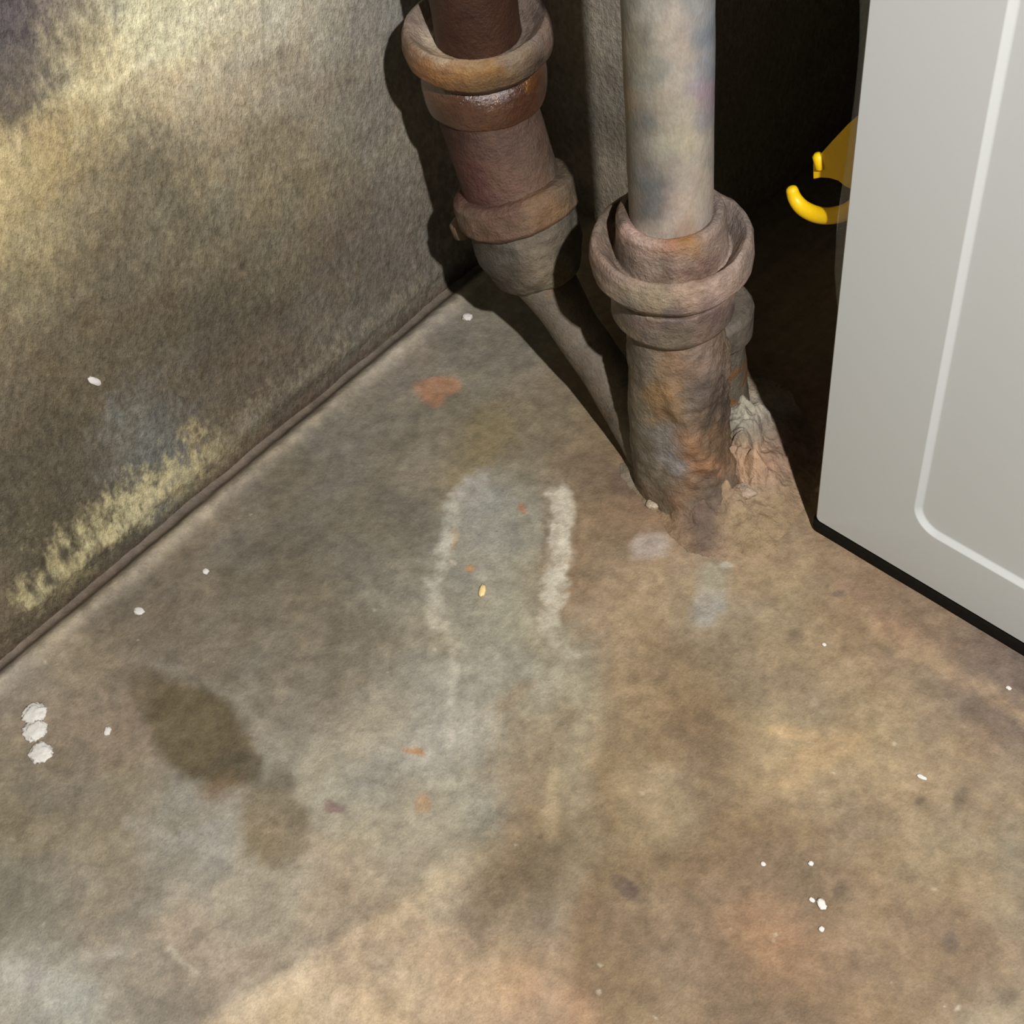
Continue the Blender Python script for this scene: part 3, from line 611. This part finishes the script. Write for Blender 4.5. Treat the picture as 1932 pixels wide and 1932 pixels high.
for i in range(len(loops) - 1):
    for k in range(n):
        a = i * n + k; b2 = i * n + (k + 1) % n; Fc.append((a, b2, b2 + n, a + n))
Fc.append(tuple(range((len(loops) - 1) * n, len(loops) * n))); Fc.append(tuple(range(n))[::-1])
fp = mesh_obj('front_panel', V, Fc, M_white); child(fp, tc)
mod = fp.modifiers.new('wn', 'WEIGHTED_NORMAL'); mod.keep_sharp = False
def box(name, a, b, mat, parent, bev=.001, seg=2):
    bm = bmesh.new(); bmesh.ops.create_cube(bm, size=1)
    for v in bm.verts: v.co = Vector([(a[i] + b[i]) / 2 + v.co[i] * (b[i] - a[i]) for i in range(3)])
    bmesh.ops.bevel(bm, geom=bm.edges[:], offset=bev, segments=seg, affect='EDGES', profile=.5)
    me = bpy.data.meshes.new(name); bm.to_mesh(me); bm.free(); me.materials.append(mat)
    o = bpy.data.objects.new(name, me); COL.objects.link(o); return child(o, parent) if parent else o
box('cabinet_body', (XL + .001, YF + .017, ZB), (XR - .001, YB, ZT), M_body, tc)
box('base_plinth', (XL - .0030, YF + .0008, -.0005), (XR + .002, YB - .004, ZB + .0006), M_black, tc, .004, 4)
# loose clear film standing off the left edge of the front panel
zs = [(-40, 44), (0, 40), (60, 30), (100, 25), (150, 26), (220, 27), (347, 30), (442, 35), (540, 33), (590, 20), (625, 2)]
V = []; Fc = []
for k, (yy, off) in enumerate(zs):
    e = at_y(1640 - .105 * yy, yy, YF); wv = off * .57 / 2750
    wob = .0006 * math.sin(k * 1.7)
    for j in range(5):
        t = j / 4; V.append((XL - wv * t, YF + .004 + .002 * t * t + wob * t, e[2]))
for k in range(len(zs) - 1):
    for j in range(4): a = k * 5 + j; Fc.append((a, a + 1, a + 6, a + 5))
film = mesh_obj('protective_film', V, Fc, M_film); child(film, tc); tag(film, 'clear film peeling off the left edge')
sm = film.modifiers.new('thick', 'SOLIDIFY'); sm.thickness = .00025
V = [V[i] for i in range(4, len(V), 5)]

# ---------------------------------------------------------------- yellow clip at the side of the cabinet
YC = .420
tq = empty('plastic_clip', at_y(1590, 360, YC), 'bright yellow plastic clip with open jaws behind the white cabinet edge', 'clip')
hook_px = [(1494, 358), (1500, 375), (1513, 391), (1532, 402), (1552, 407), (1575, 406), (1600, 398), (1625, 380)]
pts = [Vector(at_y(x, y, YC)) for x, y in hook_px]
Q = catmull(pts, 6); T = [(Q[min(i + 1, len(Q) - 1)] - Q[max(i - 1, 0)]) for i in range(len(Q))]
rd = [.0026 + .0010 * math.sin(min(1, i / 20) * math.pi / 2) for i in range(len(Q))]
Q = [Q[0] - T[0].normalized() * .0016, Q[0] - T[0].normalized() * .0010] + Q; T = [T[0], T[0]] + T; rd = [.0010, .0021] + rd
V, Fc = ring_sweep(Q, T, rd, 20); child(mesh_obj('hook_jaw', V, Fc, M_yellow), tq)
def prism(name, px, Y0, Y1, mat, parent, bev=.0006):
    bm = bmesh.new(); vs = [bm.verts.new(at_y(x, y, (Y0 + Y1) / 2)) for x, y in px]
    for v in vs: v.co.y = Y0
    f = bm.faces.new(vs); ex = bmesh.ops.extrude_face_region(bm, geom=[f])
    for v in [g for g in ex['geom'] if isinstance(g, bmesh.types.BMVert)]: v.co.y = Y1
    bmesh.ops.recalc_face_normals(bm, faces=bm.faces[:])
    bmesh.ops.bevel(bm, geom=bm.edges[:], offset=bev, segments=2, affect='EDGES', profile=.5)
    me = bpy.data.meshes.new(name); bm.to_mesh(me); bm.free(); me.materials.append(mat)
    o = bpy.data.objects.new(name, me); COL.objects.link(o); return child(o, parent)
prism('fin_jaw', [(1540, 301), (1575, 262), (1605, 230), (1650, 190), (1650, 370), (1600, 346), (1588, 336), (1572, 331), (1555, 330), (1540, 333)], YC + .004, YC + .009, M_yellow, tq)
a = Vector(at_y(1531, 304, YC)); b2 = Vector(at_y(1536, 326, YC)); dd = (b2 - a).normalized()
V, Fc = ring_sweep([a - dd * .0012, a, b2, b2 + dd * .0012], [dd] * 4, [.0012, .0024, .0024, .0012], 20)
V = V + np.array([0, .0045, 0]); child(mesh_obj('jaw_tip', V, Fc, M_yellow), tq)

# ---------------------------------------------------------------- crumbs and chips
R = rock
CR = 'white plaster crumbs on the floor'
def crumb(x, y, d, rot, label, seed, mat=None, group=CR, name='plaster_crumb', cat='crumb', jag=.45):
    o = R(name, x, y, d[2] * .55, d, rot, (230, 226, 214), label, cat, seed, mat or M_crumb, group, 4 if d[0] > .004 else 3, jag); return o
crumb(65, 1346, (.0060, .0056, .0017), (0, 0, 30), 'largest white plaster crumb at the far left, upper of the close pair', 31)
crumb(66, 1378, (.0056, .0058, .0016), (0, 0, 80), 'white plaster crumb at the far left, squeezed in the middle of the cluster', 32)
crumb(76, 1420, (.0058, .0054, .0017), (0, 0, 10), 'round white plaster crumb at the bottom of the far left cluster', 33)
crumb(203, 1379, (.0026, .0017, .0010), (0, 0, -50), 'small white crumb beside the big white cluster, on its right', 34)
crumb(388, 1078, (.0018, .0016, .0010), (0, 0, 0), 'tiny white crumb on the grey floor close to the wall joint', 35)
crumb(262, 1153, (.0030, .0022, .0008), (0, 0, 20), 'faint white crumb lying in the pale lip along the wall joint', 36)
crumb(882, 598, (.0030, .0026, .0016), (0, 0, 20), 'white crumb at the shadow edge in the corner, left of the bent pipe', 37)
crumb(1550, 1706, (.0028, .0017, .0006), (0, 0, -30), 'white flake at the lower right, largest on the brown floor', 38)
crumb(1532, 1698, (.0014, .0010, .0004), (0, 0, 0), 'tiny pinkish white flake touching the largest flake on the brown floor', 39)
crumb(1550, 1753, (.0012, .0012, .0004), (0, 0, 0), 'tiny white flake just below the largest flake on the brown floor', 40)
crumb(1739, 1466, (.0022, .0010, .0004), (0, 0, 10), 'thin white flake on the brown floor below the cabinet', 41)
crumb(1530, 1629, (.0012, .0011, .0004), (0, 0, 0), 'tiny white crumb above the largest flake on the brown floor', 42)
crumb(1903, 1298, (.0014, .0010, .0005), (0, 0, 0), 'tiny white crumb at the right edge near the cabinet base', 43)
crumb(1555, 1216, (.0011, .0009, .0003), (0, 0, 0), 'tiny white crumb on the floor below the cabinet corner', 44)
crumb(1440, 1630, (.0011, .0010, .0003), (0, 0, 0), 'faint tiny crumb left of the crumb above the largest flake', 45)
crumb(910, 1114, (.0038, .0017, .0010), (8, 0, -55), 'pale golden chip on the grey patch between the white streaks', 46, M_gold, 'chips', 'paint_chip', 'chip')
p = at_y(177, 718, .5)
d = ray(177, 718); k = 1.0
for _ in range(20):
    Pw = np.array([0, 0, HC]) + d * k; k *= (wall_x(Pw[1])) / Pw[0]
o = R('paint_chip', 0, 0, 0, (.0012, .0018, .0046), (30, 0, 0), (180, 184, 176), 'small pale grey chip stuck to the left wall', 'chip', 47, M_crumb, None, 3, .4)
o.location = Pw + np.array([.0008, 0, 0])
